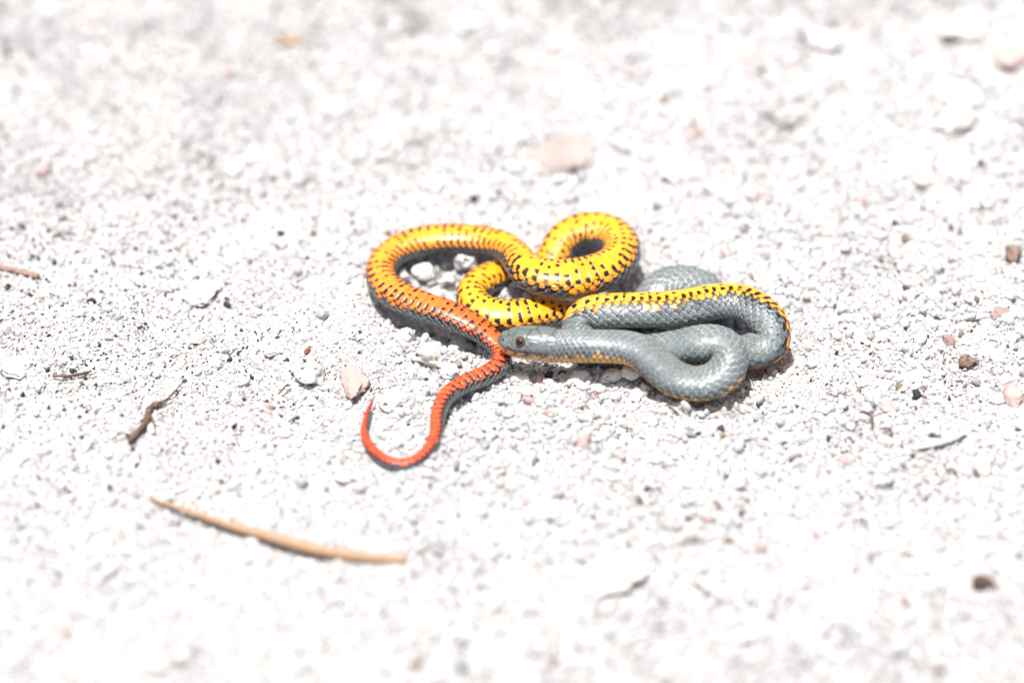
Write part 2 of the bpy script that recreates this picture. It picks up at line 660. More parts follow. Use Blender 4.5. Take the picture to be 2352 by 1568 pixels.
def grain_tints(n, dark, x, y):
    """linear base colours of single grains"""
    c = np.empty((n, 4), dtype=np.float32)
    c[:, 3] = 1
    base = rng.uniform(.38, .74, n) * (1 + .10 * fbm(x * 42, y * 42, 51, 2))
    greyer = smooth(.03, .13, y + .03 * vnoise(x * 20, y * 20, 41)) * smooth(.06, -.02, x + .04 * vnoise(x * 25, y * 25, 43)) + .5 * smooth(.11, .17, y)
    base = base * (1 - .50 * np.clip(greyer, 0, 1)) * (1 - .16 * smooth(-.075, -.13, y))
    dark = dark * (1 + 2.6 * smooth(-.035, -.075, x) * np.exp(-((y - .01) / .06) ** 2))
    c[:, 0], c[:, 1], c[:, 2] = base, base * rng.uniform(.98, 1.0, n), base * rng.uniform(.945, 1.0, n)
    u = rng.random(n)
    k = u < .06
    c[k, :3] = np.array([.60, .53, .50]) * rng.uniform(.8, 1.1, (k.sum(), 1))
    k = (u > .06) & (u < .16)
    c[k, :3] = np.array([.38, .38, .375]) * rng.uniform(.7, 1.1, (k.sum(), 1))
    k = (u > .175) & (u < .19)
    c[k, :3] = np.array([.27, .20, .14]) * rng.uniform(.6, 1.1, (k.sum(), 1))
    k = (u > .19) & (u < .1925)
    c[k, :3] = np.array([.40, .27, .235]) * rng.uniform(.6, 1.1, (k.sum(), 1))
    k = (u > .2) & (u < .2 + dark)
    c[k, :3] = np.array([.025, .025, .028]) * rng.uniform(.6, 1.8, (k.sum(), 1))
    return c


def scatter(name, count, dmin, dmax, dens, sink, dark):
    x = rng.uniform(-.24, .24, count * 2)
    y = rng.uniform(-.21, .34, count * 2)
    keep = rng.random(count * 2) < dens(x, y)
    x, y = x[keep][:count], y[keep][:count]
    n_ = len(x)
    d = dmin * (dmax / dmin) ** (rng.random(n_) ** 1.5)
    lim = axis_limit(x, y)
    z = np.minimum(ground(x, y, False), lim - d * .30) + d * (.5 - sink) * rng.uniform(.3, 1.2, n_)
    z = np.minimum(z, lim)
    me = bpy.data.meshes.new(name)
    me.vertices.add(n_)
    me.vertices.foreach_set('co', np.stack([x, y, z], 1).astype(np.float32).ravel())
    sc = np.repeat((d / 2)[:, None], 3, 1) * rng.uniform(.8, 1.2, (n_, 3))
    a = me.attributes.new('scl', 'FLOAT_VECTOR', 'POINT')
    a.data.foreach_set('vector', sc.astype(np.float32).ravel())
    a = me.attributes.new('rot', 'FLOAT_VECTOR', 'POINT')
    a.data.foreach_set('vector', (rng.uniform(0, 6.28, (n_, 3)) * np.array([.25, .25, 1])).astype(np.float32).ravel())
    a = me.attributes.new('pick', 'INT', 'POINT')
    a.data.foreach_set('value', rng.integers(0, 14, n_).astype(np.int32))
    a = me.attributes.new('tint', 'FLOAT_COLOR', 'POINT')
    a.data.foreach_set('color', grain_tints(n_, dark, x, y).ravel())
    o = bpy.data.objects.new(name, me)
    COL.objects.link(o)
    tag(o, kind='stuff')
    ng = bpy.data.node_groups.new(name, 'GeometryNodeTree')
    ng.interface.new_socket('Geometry', in_out='INPUT', socket_type='NodeSocketGeometry')
    ng.interface.new_socket('Geometry', in_out='OUTPUT', socket_type='NodeSocketGeometry')
    gi, go = ng.nodes.new('NodeGroupInput'), ng.nodes.new('NodeGroupOutput')
    ip = ng.nodes.new('GeometryNodeInstanceOnPoints')
    ci = ng.nodes.new('GeometryNodeCollectionInfo')
    ci.inputs['Collection'].default_value = grain_col
    ci.inputs['Separate Children'].default_value = True
    ci.inputs['Reset Children'].default_value = True
    ip.inputs['Pick Instance'].default_value = True
    L = ng.links.new

    def named(nm, tp):
        q = ng.nodes.new('GeometryNodeInputNamedAttribute')
        q.data_type = tp
        q.inputs['Name'].default_value = nm
        return q.outputs['Attribute']
    L(gi.outputs[0], ip.inputs['Points'])
    L(ci.outputs[0], ip.inputs['Instance'])
    L(named('pick', 'INT'), ip.inputs['Instance Index'])
    L(named('rot', 'FLOAT_VECTOR'), ip.inputs['Rotation'])
    L(named('scl', 'FLOAT_VECTOR'), ip.inputs['Scale'])
    L(ip.outputs[0], go.inputs[0])
    md = o.modifiers.new('grains', 'NODES')
    md.node_group = ng
    return o


def coarse_zone(x, y):
    """finer sand to the left and far away, coarser gravel round the snake, to the right and in front"""
    k = smooth(-.085, .0, x + .35 * y * (y < 0)) * .75 + .25
    k = k * (1 - .55 * smooth(.10, .22, y) * smooth(.12, -.02, x))
    clump = smooth(-.55, .55, fbm(x * 62, y * 62, 21, 3) + .5 * fbm(x * 16, y * 16, 25, 2))
    k = k + .35 * np.exp(-((x - .005) ** 2 + (y + .005) ** 2) / .055 ** 2)
    return np.clip(k * (.10 + 1.15 * clump), .02, 1)


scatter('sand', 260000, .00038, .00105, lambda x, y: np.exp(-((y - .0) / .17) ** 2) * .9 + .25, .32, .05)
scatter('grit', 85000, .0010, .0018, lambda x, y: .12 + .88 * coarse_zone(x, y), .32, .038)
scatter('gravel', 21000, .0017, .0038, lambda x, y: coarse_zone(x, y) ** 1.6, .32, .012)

# pebbles: shared shapes, one object each
PEB = []
for k in range(16):
    v, f = rock_verts(300 + k, 4, cuts=12, rough=.34, squash=(1, random.uniform(.72, .95), random.uniform(.55, .8)), fine=.15)
    v = v / np.abs(v[:, :2]).max(0).mean()
    PEB.append((v, f))
_pmesh = {}


def pebble_mesh(shape, mat):
    key = (shape, mat)
    if key not in _pmesh:
        v, f = PEB[shape]
        _pmesh[key] = mesh_from('pebble', v * .001, f, ROCK[mat])     # 2 mm across, scaled per object
    return _pmesh[key]


def pebble(px, py, wpx, mat, label, cat='pebble', group=None, shape=None, flat=1.0, rz=None, lift=.11, name='pebble', long=1.0):
    p = on_ground(px, py, wpx * MM * .2)
    s = wpx * MM / 2 / .001
    lean = min(1, 40 / wpx) * min(1, flat) ** 2
    o = bpy.data.objects.new(name, pebble_mesh(random.randrange(len(PEB)) if shape is None else shape, mat))
    COL.objects.link(o)
    o.location = (p.x, p.y, ghz(p.x, p.y) + wpx * MM * lift * flat)
    o.scale = (s, s * .92 / long, s * flat * .95)
    o.rotation_euler = (random.uniform(-.15, .15) * lean, random.uniform(-.15, .15) * lean, random.uniform(0, 6.28) if rz is None else rz)
    tag(o, label, cat, group)
    return o


# measured one by one
pebble(1070, 612, 64, 'white', 'round white pebble lying inside the orange left coil', shape=3, flat=1.1, lift=.42)
pebble(975, 640, 66, 'white', 'lumpy white stone inside the left coil below the round pebble', 'stone', name='stone', lift=.42)
pebble(1030, 650, 44, 'cream', 'cream stone wedged between the round pebble and the yellow hook', 'stone', name='stone', lift=.42)
pebble(1005, 690, 40, 'white', 'small white stone against the inner edge of the orange body', 'stone', name='stone', lift=.42)
pebble(925, 640, 42, 'white', 'white pebble tucked in the bend of the left coil', lift=.42)
pebble(812, 868, 112, 'pink', 'large pale pink rock left of the red tail tip', 'rock', name='rock', flat=.55, rz=1.9, long=1.2)
pebble(712, 848, 88, 'speckled', 'grey speckled rounded pebble beside the pink rock', shape=5, flat=.9)
pebble(705, 803, 30, 'red', 'small dark red chip of stone above the speckled pebble', 'chip', name='stone_chip', long=2.0, rz=1.2)
pebble(982, 812, 78, 'cream', 'rough cream stone in front of the orange body', 'stone', name='stone', shape=8, flat=1.0)
pebble(1062, 785, 92, 'cream', 'long flat cream stone in front of the snout', 'stone', name='stone', rz=.2, long=1.5, flat=.7)
pebble(935, 775, 62, 'white', 'white stone on the lip of the hollow under the orange body', 'stone', name='stone')
pebble(1120, 812, 34, 'white', 'translucent white pebble touching the red body by the snout')
pebble(1030, 845, 56, 'white', 'blocky white stone in the bend of the red tail', 'stone', name='stone')
pebble(1052, 832, 20, 'mauve', 'tiny mauve stone chip behind the bend of the red tail', 'chip', name='stone_chip')
pebble(905, 915, 72, 'white', 'white lump of stone right of the red tail tip', 'stone', name='stone', flat=.8)
pebble(585, 828, 56, 'white', 'flat white stone with a dark shadow left of the speckled pebble', 'stone', name='stone', rz=-.5, long=1.7)
pebble(622, 802, 40, 'white', 'round white pebble next to the flat white stone', shape=3)
pebble(560, 880, 30, 'grey', 'small dark hollow grey stone below the flat white stone', 'stone', name='stone')
pebble(740, 720, 40, 'grey', 'grey pebble left of the big left coil')
pebble(455, 660, 100, 'cream', 'broad cream lump pressed into the sand far left of the coils', 'stone', name='stone', flat=.28)
pebble(520, 697, 24, 'black', 'largest black pebble on the sand left of the orange coil', shape=6)
pebble(1300, 320, 235, 'tan', 'big out-of-focus tan rock behind the yellow loop', 'rock', name='rock', flat=.30, shape=6, rz=.6)
pebble(1890, 78, 112, 'white', 'large blurred white stone near the far edge', 'stone', name='stone', flat=.45)
pebble(1075, 34, 86, 'white', 'blurred white stone alone at the far edge of the grey sand', 'stone', name='stone', flat=.4)
pebble(2215, 45, 150, 'cream', 'largest blurred cream rock in the far corner', 'rock', name='rock', flat=.32)
pebble(2320, 110, 120, 'pink', 'blurred pinkish rock beside the far corner rock', 'rock', name='rock', flat=.35)
pebble(2200, 190, 140, 'white', 'broad pale rock in front of the far corner rocks', 'rock', name='rock', flat=.28)
pebble(2190, 262, 130, 'cream', 'greyish cream rounded stone with a shadow under it at far right', 'stone', name='stone', flat=.7)
pebble(1735, 140, 70, 'tan', 'blurred tan stone behind the grey hump', 'stone', name='stone', flat=.7)
pebble(1590, 300, 56, 'mauve', 'dusky mauve stone behind and right of the yellow loop', 'stone', name='stone', flat=.6)
pebble(1660, 700 - 112, 44, 'mauve', 'brownish pebble just behind the grey hump', flat=.7)
pebble(1984, 463, 32, 'red', 'small reddish pebble on the gravel beyond the right coil', long=1.6)
pebble(2080, 545, 26, 'brown', 'dark little brown pebble on the gravel far right of the coils')
pebble(2332, 580, 62, 'brown', 'brown stone at the right edge of the gravel', 'stone', name='stone')
pebble(2302, 715, 54, 'mauve', 'smooth brown pebble below the brown stone at the right edge', flat=.7)
pebble(2340, 712, 50, 'white', 'white pebble touching the smooth brown pebble')
pebble(2222, 828, 50, 'brown', 'crumbly brown porous clod on the right gravel', 'clod', name='clod', shape=9)
pebble(2178, 782, 44, 'mauve', 'stone with dark hollows above the crumbly brown clod', 'stone', name='stone')
pebble(2275, 805, 66, 'white', 'white stone right of the crumbly brown clod', 'stone', name='stone')
pebble(2330, 905, 72, 'pink', 'pinkish brown stone by the right edge', 'stone', name='stone')
pebble(2262, 1335, 54, 'darkbrown', 'dark brown blurred seed-like clod in the front right gravel', 'clod', name='clod', shape=4)
pebble(2242, 1085, 28, 'brown', 'small reddish brown clod in front of the right gravel ridge', 'clod', name='clod', long=1.8, rz=1.8)
pebble(1395, 1292, 168, 'cream', 'large flat cream clod casting a dark shadow in front', 'clod', name='clod', flat=.30, shape=10)
pebble(1290, 1270, 24, 'grey', 'small dark grey stone on the flat cream clod', 'stone', name='stone')
pebble(1210, 1190, 30, 'grey', 'grey pebble behind the flat cream clod')
pebble(1090, 1170, 60, 'white', 'blurred white pebble beyond the end of the tan needle')
pebble(42, 838, 78, 'white', 'large bright white stone at the left edge', 'stone', name='stone', flat=.7)
pebble(125, 600, 20, 'black', 'black pebble right of the bark strip')
pebble(50, 522, 26, 'black', 'round black pebble above the bark strip')
pebble(18, 658, 24, 'black', 'black pebble below the bark strip')
pebble(400, 497, 18, 'black', 'black grain on the fine sand behind the left coil', 'grain')
pebble(645, 532, 22, 'black', 'black pebble just behind the orange left coil')
pebble(720, 536, 20, 'black', 'black pebble touching the sand by the top of the left coil')
pebble(690, 552, 22, 'grey', 'dark grey flat pebble by the top of the left coil')
pebble(595, 700, 22, 'grey', 'dark grey chip beside the largest black pebble', 'chip', name='stone_chip')
pebble(1214, 850, 40, 'white', 'pale pointed crystal standing under the snake head', 'crystal', name='crystal', long=2.4, rz=1.9).data = \
    mesh_from('crystal', PEB[2][0] * .001, PEB[2][1], m_quartz, False)
pebble(1262, 861, 26, 'black', 'shiny black bead of stone below the snake jaw', 'bead', name='bead', shape=3)
pebble(1245, 872, 40, 'pink', 'pinkish pebble below the snake head')
pebble(1330, 868, 54, 'white', 'white stone with dark flecks below the snake throat', 'stone', name='stone')
pebble(1404, 868, 50, 'white', 'chunky white stone leaning on the snake throat', 'stone', name='stone', lift=.4)
pebble(1447, 866, 54, 'white', 'tallest white stone where the throat meets the grey loop', 'stone', name='stone', lift=.5)
pebble(1480, 890, 38, 'white', 'white stone against the outer edge of the grey loop', 'stone', name='stone')
pebble(1200, 868, 44, 'white', 'white stone below the red body and the snout', 'stone', name='stone')
pebble(1465, 905, 46, 'cream', 'cream pebble in front of the start of the grey loop')
pebble(1745, 930, 24, 'black', 'dark flecked pebble beside the shadow of the grey loop')
pebble(1370, 905, 14, 'red', 'tiny dark red grain in the gravel in front of the throat', 'grain')
pebble(1185, 1138, 34, 'grey', 'speckled grey pebble midway in the front gravel')
pebble(100, 390, 44, 'pink', 'pinkish pebble on the fine sand near the left edge')
pebble(1425, 330, 60, 'white', 'white stone right of the big tan rock', 'stone', name='stone')
pebble(1560, 385, 96, 'white', 'bright white stone beyond the yellow loop', 'stone', name='stone', flat=.6)
pebble(1000, 420, 60, 'white', 'white stone behind the dip between the two coils', 'stone', name='stone', flat=.7)
pebble(1075, 440, 54, 'white', 'white lump behind the yellow loop', 'stone', name='stone', flat=.8)

# clear quartz grains that flash in the sun
for (px, py, w_, lab) in [
        (265, 243, 9, 'glinting quartz grain on the fine sand in the far left'),
        (757, 190, 8, 'glinting quartz grain on the far sand above the orange coil'),
        (880, 38, 9, 'glinting quartz grain close to the far edge'),
        (1883, 325, 8, 'glinting quartz grain behind the right coil'),
        (1878, 408 - 50, 7, 'fainter glinting quartz grain behind the right coil'),
        (1618, 1306, 9, 'glinting quartz grain right of the flat cream clod'),
        (1555, 1375, 9, 'glinting quartz grain in front of the flat cream clod'),
        (1120, 530 - 20, 7, 'glinting quartz grain behind the top of the left coil'),
        (1800, 1445, 9, 'glinting quartz grain low in the front gravel')]:
    p = on_ground(px, py, .001)
    v, f = rock_verts(700 + px, 3, cuts=2, rough=.05, fine=.0)
    o = bpy.data.objects.new('quartz_grain', mesh_from('quartz_grain', v * w_ * MM, f, m_quartz))
    COL.objects.link(o)
    o.location = (p.x, p.y, ghz(p.x, p.y) + w_ * MM * 1.0)
    tag(o, lab, 'grain', 'glinting quartz grains')

# pebbles that nothing tells apart, spread by zone
ZONES = [
    # x0, y0, x1, y1, how many, words
    (60, 20, 1000, 400, 22, 'blurred on the far sand above the orange coil', (.7, .15, .1, .05)),
    (1000, 20, 1800, 470, 34, 'blurred on the far gravel behind the yellow loop', (.6, .2, .15, .05)),
    (1800, 150, 2330, 600, 34, 'on the gravel beyond the right coil', (.6, .2, .12, .08)),
    (1880, 620, 2330, 1000, 34, 'on the gravel right of the grey coils', (.65, .2, .1, .05)),
    (1180, 930, 1800, 1150, 30, 'in the gravel just in front of the grey loop', (.7, .15, .08, .07)),
    (1800, 1000, 2330, 1500, 28, 'in the blurred front right gravel', (.65, .2, .1, .05)),
    (960, 1180, 1780, 1540, 28, 'in the blurred gravel around the flat cream clod', (.65, .2, .1, .05)),
    (60, 1060, 900, 1540, 26, 'in the blurred gravel around the tan needle', (.65, .2, .1, .05)),
    (500, 900, 960, 1100, 14, 'around the curled red tail', (.7, .15, .1, .05)),
    (40, 700, 600, 1000, 16, 'on the fine sand around the dark twig', (.6, .2, .1, .1)),
]
TINTS = [('white', 'white'), ('cream', 'cream'), ('pink', 'pinkish'), ('grey', 'grey')]
MARKS = [(1300, 322, 'the big tan rock'), (1890, 78, 'the blurred white stone'), (1075, 34, 'the lone white stone'),
         (2215, 45, 'the far corner rock'), (2190, 268, 'the shadowed round stone'), (1735, 140, 'the blurred tan stone'), (1590, 300, 'the dusky mauve stone'),
         (1984, 463, 'the small reddish pebble'), (2080, 545, 'the dark little brown pebble'), (2332, 580, 'the brown stone at the edge'),
         (2222, 828, 'the crumbly brown clod'), (2330, 905, 'the pinkish brown stone'), (2262, 1335, 'the dark seed-like clod'),
         (2242, 1085, 'the reddish brown clod'), (1395, 1292, 'the flat cream clod'), (1210, 1190, 'the speckled grey pebble'), (42, 838, 'the bright white stone'),
         (640, 1230, 'the tan needle'), (350, 940, 'the dark crooked twig'), (44, 622, 'the bark strip'), (1790, 280, 'the short brown twig'),
         (2160, 1015, 'the pale straw'), (665, 95, 'the orange leaf scrap'), (930, 1075, 'the curl of the red tail'), (815, 868, 'the pink rock'),
         (455, 660, 'the broad cream lump'), (520, 697, 'the largest black pebble'), (1370, 500, 'the yellow loop'), (1020, 520, 'the orange coil'),
         (1810, 740, 'the bend of the right coil'), (1620, 910, 'the grey loop'), (1350, 830, 'the snake throat'), (100, 390, 'the pinkish edge pebble'),
         (265, 243, 'the far glinting grain'), (1560, 385, 'the bright white stone'), (1600, 1360, 'the pair of glinting grains'), (1800, 1445, 'the low glinting grain')]


def words_for(px, py, head):
    d, mx, my, nm = sorted(((px - a) ** 2 + (1.3 * (py - b_)) ** 2, a, b_, c) for a, b_, c in MARKS)[0]
    dx, dy = px - mx, 1.3 * (py - my)
    way = ('beyond' if dy < 0 else 'in front of') if abs(dy) > abs(dx) * .9 else ('to the left of' if dx < 0 else 'to the right of')
    near_ = 'close' if d < 130 ** 2 else 'further'
    return f'{head} {near_} {way} {nm}'


taken = []
seen = {}
for x0, y0, x1, y1, cnt, words, pr in ZONES:
    k = tries = 0
    while k < cnt and tries < 2000:
        tries += 1
        px, py = random.uniform(x0, x1), random.uniform(y0, y1)
        wpx = random.choice([22, 23, 24, 25, 27, 30, 33, 38, 46])
        p = at(px, py)
        if float(axis_limit(np.array([p.x]), np.array([p.y]))[0]) < .006:
            continue
        if any((px - a) ** 2 + (py - b_) ** 2 < ((wpx + c) * .5) ** 2 for a, b_, c in taken):
            continue
        taken.append((px, py, wpx))
        mat, word = random.choices(TINTS, pr)[0]
        size = 'small' if wpx < 25 else 'middling' if wpx < 33 else 'larger'
        lab = words_for(px, py, f'{size} {word} pebble')
        o = pebble(px, py, wpx, mat, lab, 'pebble', 'pebbles ' + words, flat=random.uniform(.7, 1))
        seen.setdefault(lab, []).append(o)
        k += 1
for lab, obs in seen.items():
    if len(obs) > 1:                     # nothing but its place tells these apart
        for o in obs:
            o['group'] = lab.replace(' pebble ', ' pebbles ')


# ------------------------------------------------------------------ needle, twigs, bark
def tube(name, pts, rads, mat, seg=12, sub=8, wob=0.0, flat=1.0, seed=1):
    pts = np.array([tuple(p) for p in pts])
    rads = np.array(rads, dtype=float)
    par = np.concatenate([[0], np.cumsum(np.linalg.norm(pts[1:] - pts[:-1], axis=1))])
    q = np.linspace(0, par[-1], (len(pts) - 1) * sub + 1)
    c = spline(par, pts, q)
    r = np.maximum(spline(par, rads, q)[:, 0], 1e-5)
    t = np.gradient(c, axis=0)
    t /= np.linalg.norm(t, axis=1)[:, None]
    up = np.array([0, 0, 1.0])
    s = np.cross(t, up)
    s /= np.linalg.norm(s, axis=1)[:, None]
    u2 = np.cross(s, t)
    ph = np.arange(seg) / seg * 2 * math.pi
    rr = r[:, None] * (1 + wob * vnoise(q[:, None] * 900 + ph[None] * 0, ph[None] * 1.2 + 5, seed) + wob * .6 * vnoise(q[:, None] * 2600, ph[None] * 2.1, seed + 3))
    V = c[:, None, :] + rr[..., None] * (np.cos(ph)[None, :, None] * s[:, None, :] + flat * np.sin(ph)[None, :, None] * u2[:, None, :])
    V = V.reshape(-1, 3)
    n0 = len(V)
    V = np.vstack([V, c[:1], c[-1:]])
    return grid_mesh(name, V, len(q), seg, mat, True, n0, n0 + 1)


def wood(name, c0, c1, rough=.75, stretch=1.0):
    m, n, l, b = material(name, rough)
    tc = n.new('ShaderNodeTexCoord').outputs['Object']
    a = tex_noise(n, l, tc, 900, 5, .65)
    l.new(ramp(n, l, a.outputs[0], [(.35, c0), (.65, c1)]).outputs[0], b.inputs['Base Color'])
    bump(n, l, b, a.outputs[0], .6, .0004)
    return m


m_needle = wood('dry_needle', (.30, .175, .095), (.385, .25, .15), .6)
m_twig = wood('dark_bark', (.045, .026, .018), (.20, .115, .075))
m_strip = wood('bark_strip', (.17, .105, .08), (.33, .22, .17), .7)
m_pale = wood('pale_straw', (.34, .35, .33), (.46, .46, .43), .55)
m_fleck = wood('orange_fleck', (.35, .19, .08), (.52, .31, .14), .7)


def gp(px, py, lift):
    p = on_ground(px, py, lift)
    return Vector((p.x, p.y, p.z))


def top(name, me, label, cat):
    o = bpy.data.objects.new(name, me)
    COL.objects.link(o)
    return tag(o, label, cat)


needle_pts = [(345, 1145), (430, 1172), (520, 1203), (620, 1232), (730, 1262), (830, 1278), (932, 1286)]
base = [gp(x, y, .003) for x, y in needle_pts]
zz = np.linspace(base[0].z, base[-1].z, len(base)) - .0029
top_z = max(0, max(b_.z - z for b_, z in zip(base, zz)))
pts = [at(x, y, z + .0002) for (x, y), z in zip(needle_pts, zz)]
r_ = MM * .5
nd = bpy.data.objects.new('pine_needle', tube('pine_needle', pts, [9 * r_, 13 * r_, 18 * r_, 24 * r_, 25 * r_, 24 * r_, 17 * r_], m_needle, 14, 10, .05))
COL.objects.link(nd)
tag(nd, 'long tan dry needle lying curved across the front gravel', 'dry needle')

tw = [(418, 878), (392, 908), (368, 925), (350, 932), (340, 950), (330, 975), (312, 995), (296, 1012)]
tpts = [gp(x, y, .0014) for x, y in tw]
root = bpy.data.objects.new('twig', None)
COL.objects.link(root)
root.location = tpts[4]
tag(root, 'dark brown crooked twig on the fine sand left of the tail', 'twig')
rel = [p - tpts[4] for p in tpts]
o = bpy.data.objects.new('stem', tube('stem', rel, [2.5 * r_, 5 * r_, 8 * r_, 15 * r_, 12 * r_, 15 * r_, 13 * r_, 15 * r_], m_twig, 14, 10, .35, seed=5))
COL.objects.link(o)
o.parent = root
bp = [gp(342, 945, .0012) - tpts[4], gp(352, 968, .001) - tpts[4], gp(357, 990, .0008) - tpts[4]]
o = bpy.data.objects.new('side_shoot', tube('side_shoot', bp, [4 * r_, 5 * r_, 2.5 * r_], m_twig, 10, 8, .3, seed=8))
COL.objects.link(o)
o.parent = root

pts = [gp(-30, 607, .0012), gp(30, 619, .0012), gp(88, 634, .0012)]
top('bark_strip', tube('bark_strip', pts, [15 * r_, 15 * r_, 15 * r_], m_strip, 14, 10, .12, .55), 'flat reddish brown bark strip at the left edge', 'bark strip')
pts = [gp(1752, 262, .0012), gp(1775, 273, .0012), gp(1800, 285, .0012), gp(1826, 297, .001)]
top('twig', tube('twig', pts, [11 * r_, 7 * r_, 9 * r_, 9 * r_], m_twig, 10, 8, .2), 'short blurred brown twig on the gravel behind the right coil', 'twig')
pts = [gp(2095, 1030, .001), gp(2140, 1018, .001), gp(2190, 1006, .001), (gp(2222, 990, .001))]
top('straw', tube('straw', pts, [10 * r_, 22 * r_, 17 * r_, 6 * r_], m_pale, 12, 8, .08, .5), 'pale grey flat straw on the right front gravel', 'straw')
pts = [gp(635, 99, .001), gp(665, 92, .001), gp(700, 92, .001)]
top('dry_leaf', tube('dry_leaf', pts, [10 * r_, 22 * r_, 6 * r_], m_fleck, 12, 8, .1, .4), 'tiny blurred orange scrap of leaf on the far sand', 'leaf')
pts = [gp(232, 668 + 210, .001), gp(165, 862, .0012), gp(140, 858, .001)]
top('twig', tube('twig', [gp(120, 863, .0012), gp(165, 862, .0014), gp(210, 852, .001)], [4 * r_, 8 * r_, 4 * r_], m_twig, 10, 8, .3), 'small thin brown twig beside the white stone at the left edge', 'twig')
pts = [gp(1512, 916, .0012), gp(1490, 907, .0014), gp(1472, 905, .0012)]
top('twig', tube('twig', [gp(1560, 952, .001), gp(1545, 938, .0012), gp(1530, 930, .001)], [3 * r_, 4 * r_, 3 * r_], m_twig, 8, 6, .2), 'hair-thin brown splinter against the grey loop', 'splinter')

for (xa, ya, xb, yb, w_, lab) in [
        (1326, 938, 1358, 946, 4, 'thin dark splinter lying in the gravel below the snake throat'),
        (1560, 1250, 1604, 1238, 6, 'blurred dark sliver of wood right of the flat cream clod'),
        (2020, 985, 2052, 1004, 6, 'short dark plant fibre on the gravel right of the grey loop'),
        (1985, 945, 2006, 985, 6, 'upright dark fibre in a crack right of the grey loop'),
        (2170, 1080, 2200, 1094, 5, 'thin brown fibre near the small reddish brown clod'),
        (1350, 905, 1376, 912, 3, 'hair-fine dark fibre under the snake throat'),
        (255, 1010, 300, 998, 5, 'thin grey brown fibre beside the lower end of the dark twig'),
        (640, 905, 668, 884, 5, 'dark curled fibre in front of the speckled pebble')]:
    q0, q2 = gp(xa, ya, .001), gp(xb, yb, .001)
    q1 = (q0 + q2) / 2 + Vector((.0006, .0004, .0012))
    top('splinter', tube('splinter', [q0, q1, q2], [w_ * r_ * .6, w_ * r_, w_ * r_ * .4], m_twig, 8, 8, .25), lab, 'splinter')

# ------------------------------------------------------------------ the snake: form, scales and colour
phi = (np.arange(NA) / NA) * 2 * math.pi - math.pi          # 0 = middle of the back, +-pi = middle of the belly
deg = np.degrees(phi)
S = (st * 1000)[:, None] + np.zeros((1, NA))                # mm from the snout
PH = deg[None, :] + np.zeros((NR, 1))
RADmm = (RR * 1000)[:, None]
LENmm = LEN * 1000

# length of one belly scute along the body
Ls = np.interp(st * 1000, [0, 16, 45, 80, LENmm * .55, LENmm * .8, LENmm], [1.2, 1.25, 1.75, 2.15, 2.25, 2.1, 1.5])
Ls = np.minimum(Ls, np.maximum(RR * 1000 * (.74 + .2 * smooth(.85, .93, st / LEN)), .42))
Uc = np.concatenate([[0], np.cumsum(np.diff(st * 1000) / (.5 * (Ls[1:] + Ls[:-1])))])
U = Uc[:, None] + np.zeros((1, NA))
LL = Ls[:, None]
ROW = 15.3
VB = 130.0                                                  # the back's scales end, the belly's scutes begin
Vv = PH / ROW


def h2(a, b_, seed):
    return _hash(np.asarray(a), np.asarray(b_), seed) * .5 + .5


best = np.full(U.shape, -9.0)
edge = np.zeros(U.shape)
behind = np.full(U.shape, 9.0)
sid_r = np.zeros(U.shape)
sid_k = np.zeros(U.shape)
bb_ = np.zeros(U.shape)
for dr in (-1, 0, 1):
    row = np.round(Vv) + dr
    off = .5 * (np.abs(row) % 2)
    bcoord = Vv - row
    amax = .66 - .78 * (np.abs(bcoord) / 1.0) ** 2.3
    inside = np.abs(bcoord) < 1.06
    for dk in (-1, 0, 1):
        kk = np.round(U - off) + dk
        a = U - off - kk
        ok = inside & (a <= amax) & (a > best)
        behind = np.where(inside & (a > amax), np.minimum(behind, a - amax), behind)
        best = np.where(ok, a, best)
        edge = np.where(ok, amax - a, edge)
        sid_r = np.where(ok, row, sid_r)
        sid_k = np.where(ok, kk, sid_k)
        bb_ = np.where(ok, bcoord, bb_)

rand_s = h2(sid_r + 40, sid_k, 31)
rand_t = h2(sid_r + 40, sid_k, 57)
fineN = vnoise(S * 5.5, PH * .42 * RADmm / 4.7, 71)
fineM = vnoise(S * 1.6, PH * .10, 77)

# base colours along the body (linear)
x_red0, x_red1 = .70, .80
frac = S / LENmm
bel = np.zeros(U.shape + (3,))
stops = [0, .05, .16, .24, .60, .71, .755, .785, .82, .86, 1.0]
cols = np.array([(.62, .40, .20), (.66, .38, .11), (.66, .36, .09), (.88, .355, .010), (.88, .335, .009), (.88, .31, .009),
                 (.88, .285, .010), (.88, .225, .011), (.86, .122, .012), (.84, .078, .009), (.80, .060, .009)])
fm = frac + .010 * fineM + .006 * fineN * smooth(.70, .75, frac) * smooth(.84, .80, frac) * 2.2
for c in range(3):
    bel[..., c] = np.interp(fm, stops, cols[:, c])
gry = np.empty_like(bel)
gv = (.90 + .22 * rand_s)[..., None]
gcol_a, gcol_b = np.array([.128, .152, .150]), np.array([.124, .158, .182])
mixg = np.clip(np.abs(PH) / 120, 0, 1)[..., None]
gry[:] = (gcol_a * (1 - mixg) + gcol_b * mixg) * gv
black = np.array([.010, .009, .010])
rimc = np.array([.35, .335, .265])


def over(base, colr, m):
    m = np.clip(m, 0, 1)[..., None]
    return base * (1 - m) + colr * m


colr = gry.copy()
AP = np.abs(PH)
arow = np.abs(sid_r)
tailpart = smooth(.20, .26, frac)
# rows next to the belly
isb = (arow >= 8) & (tailpart > .5)
bellyish = isb | ((arow >= 7) & (tailpart > .5) & (rand_t > .86) & (best > -.1)) | ((arow >= 8) & (rand_t > .08)) | ((arow >= 7) & (rand_t > .9) & (best > 0.1))
colr = np.where(bellyish[..., None], bel, colr)
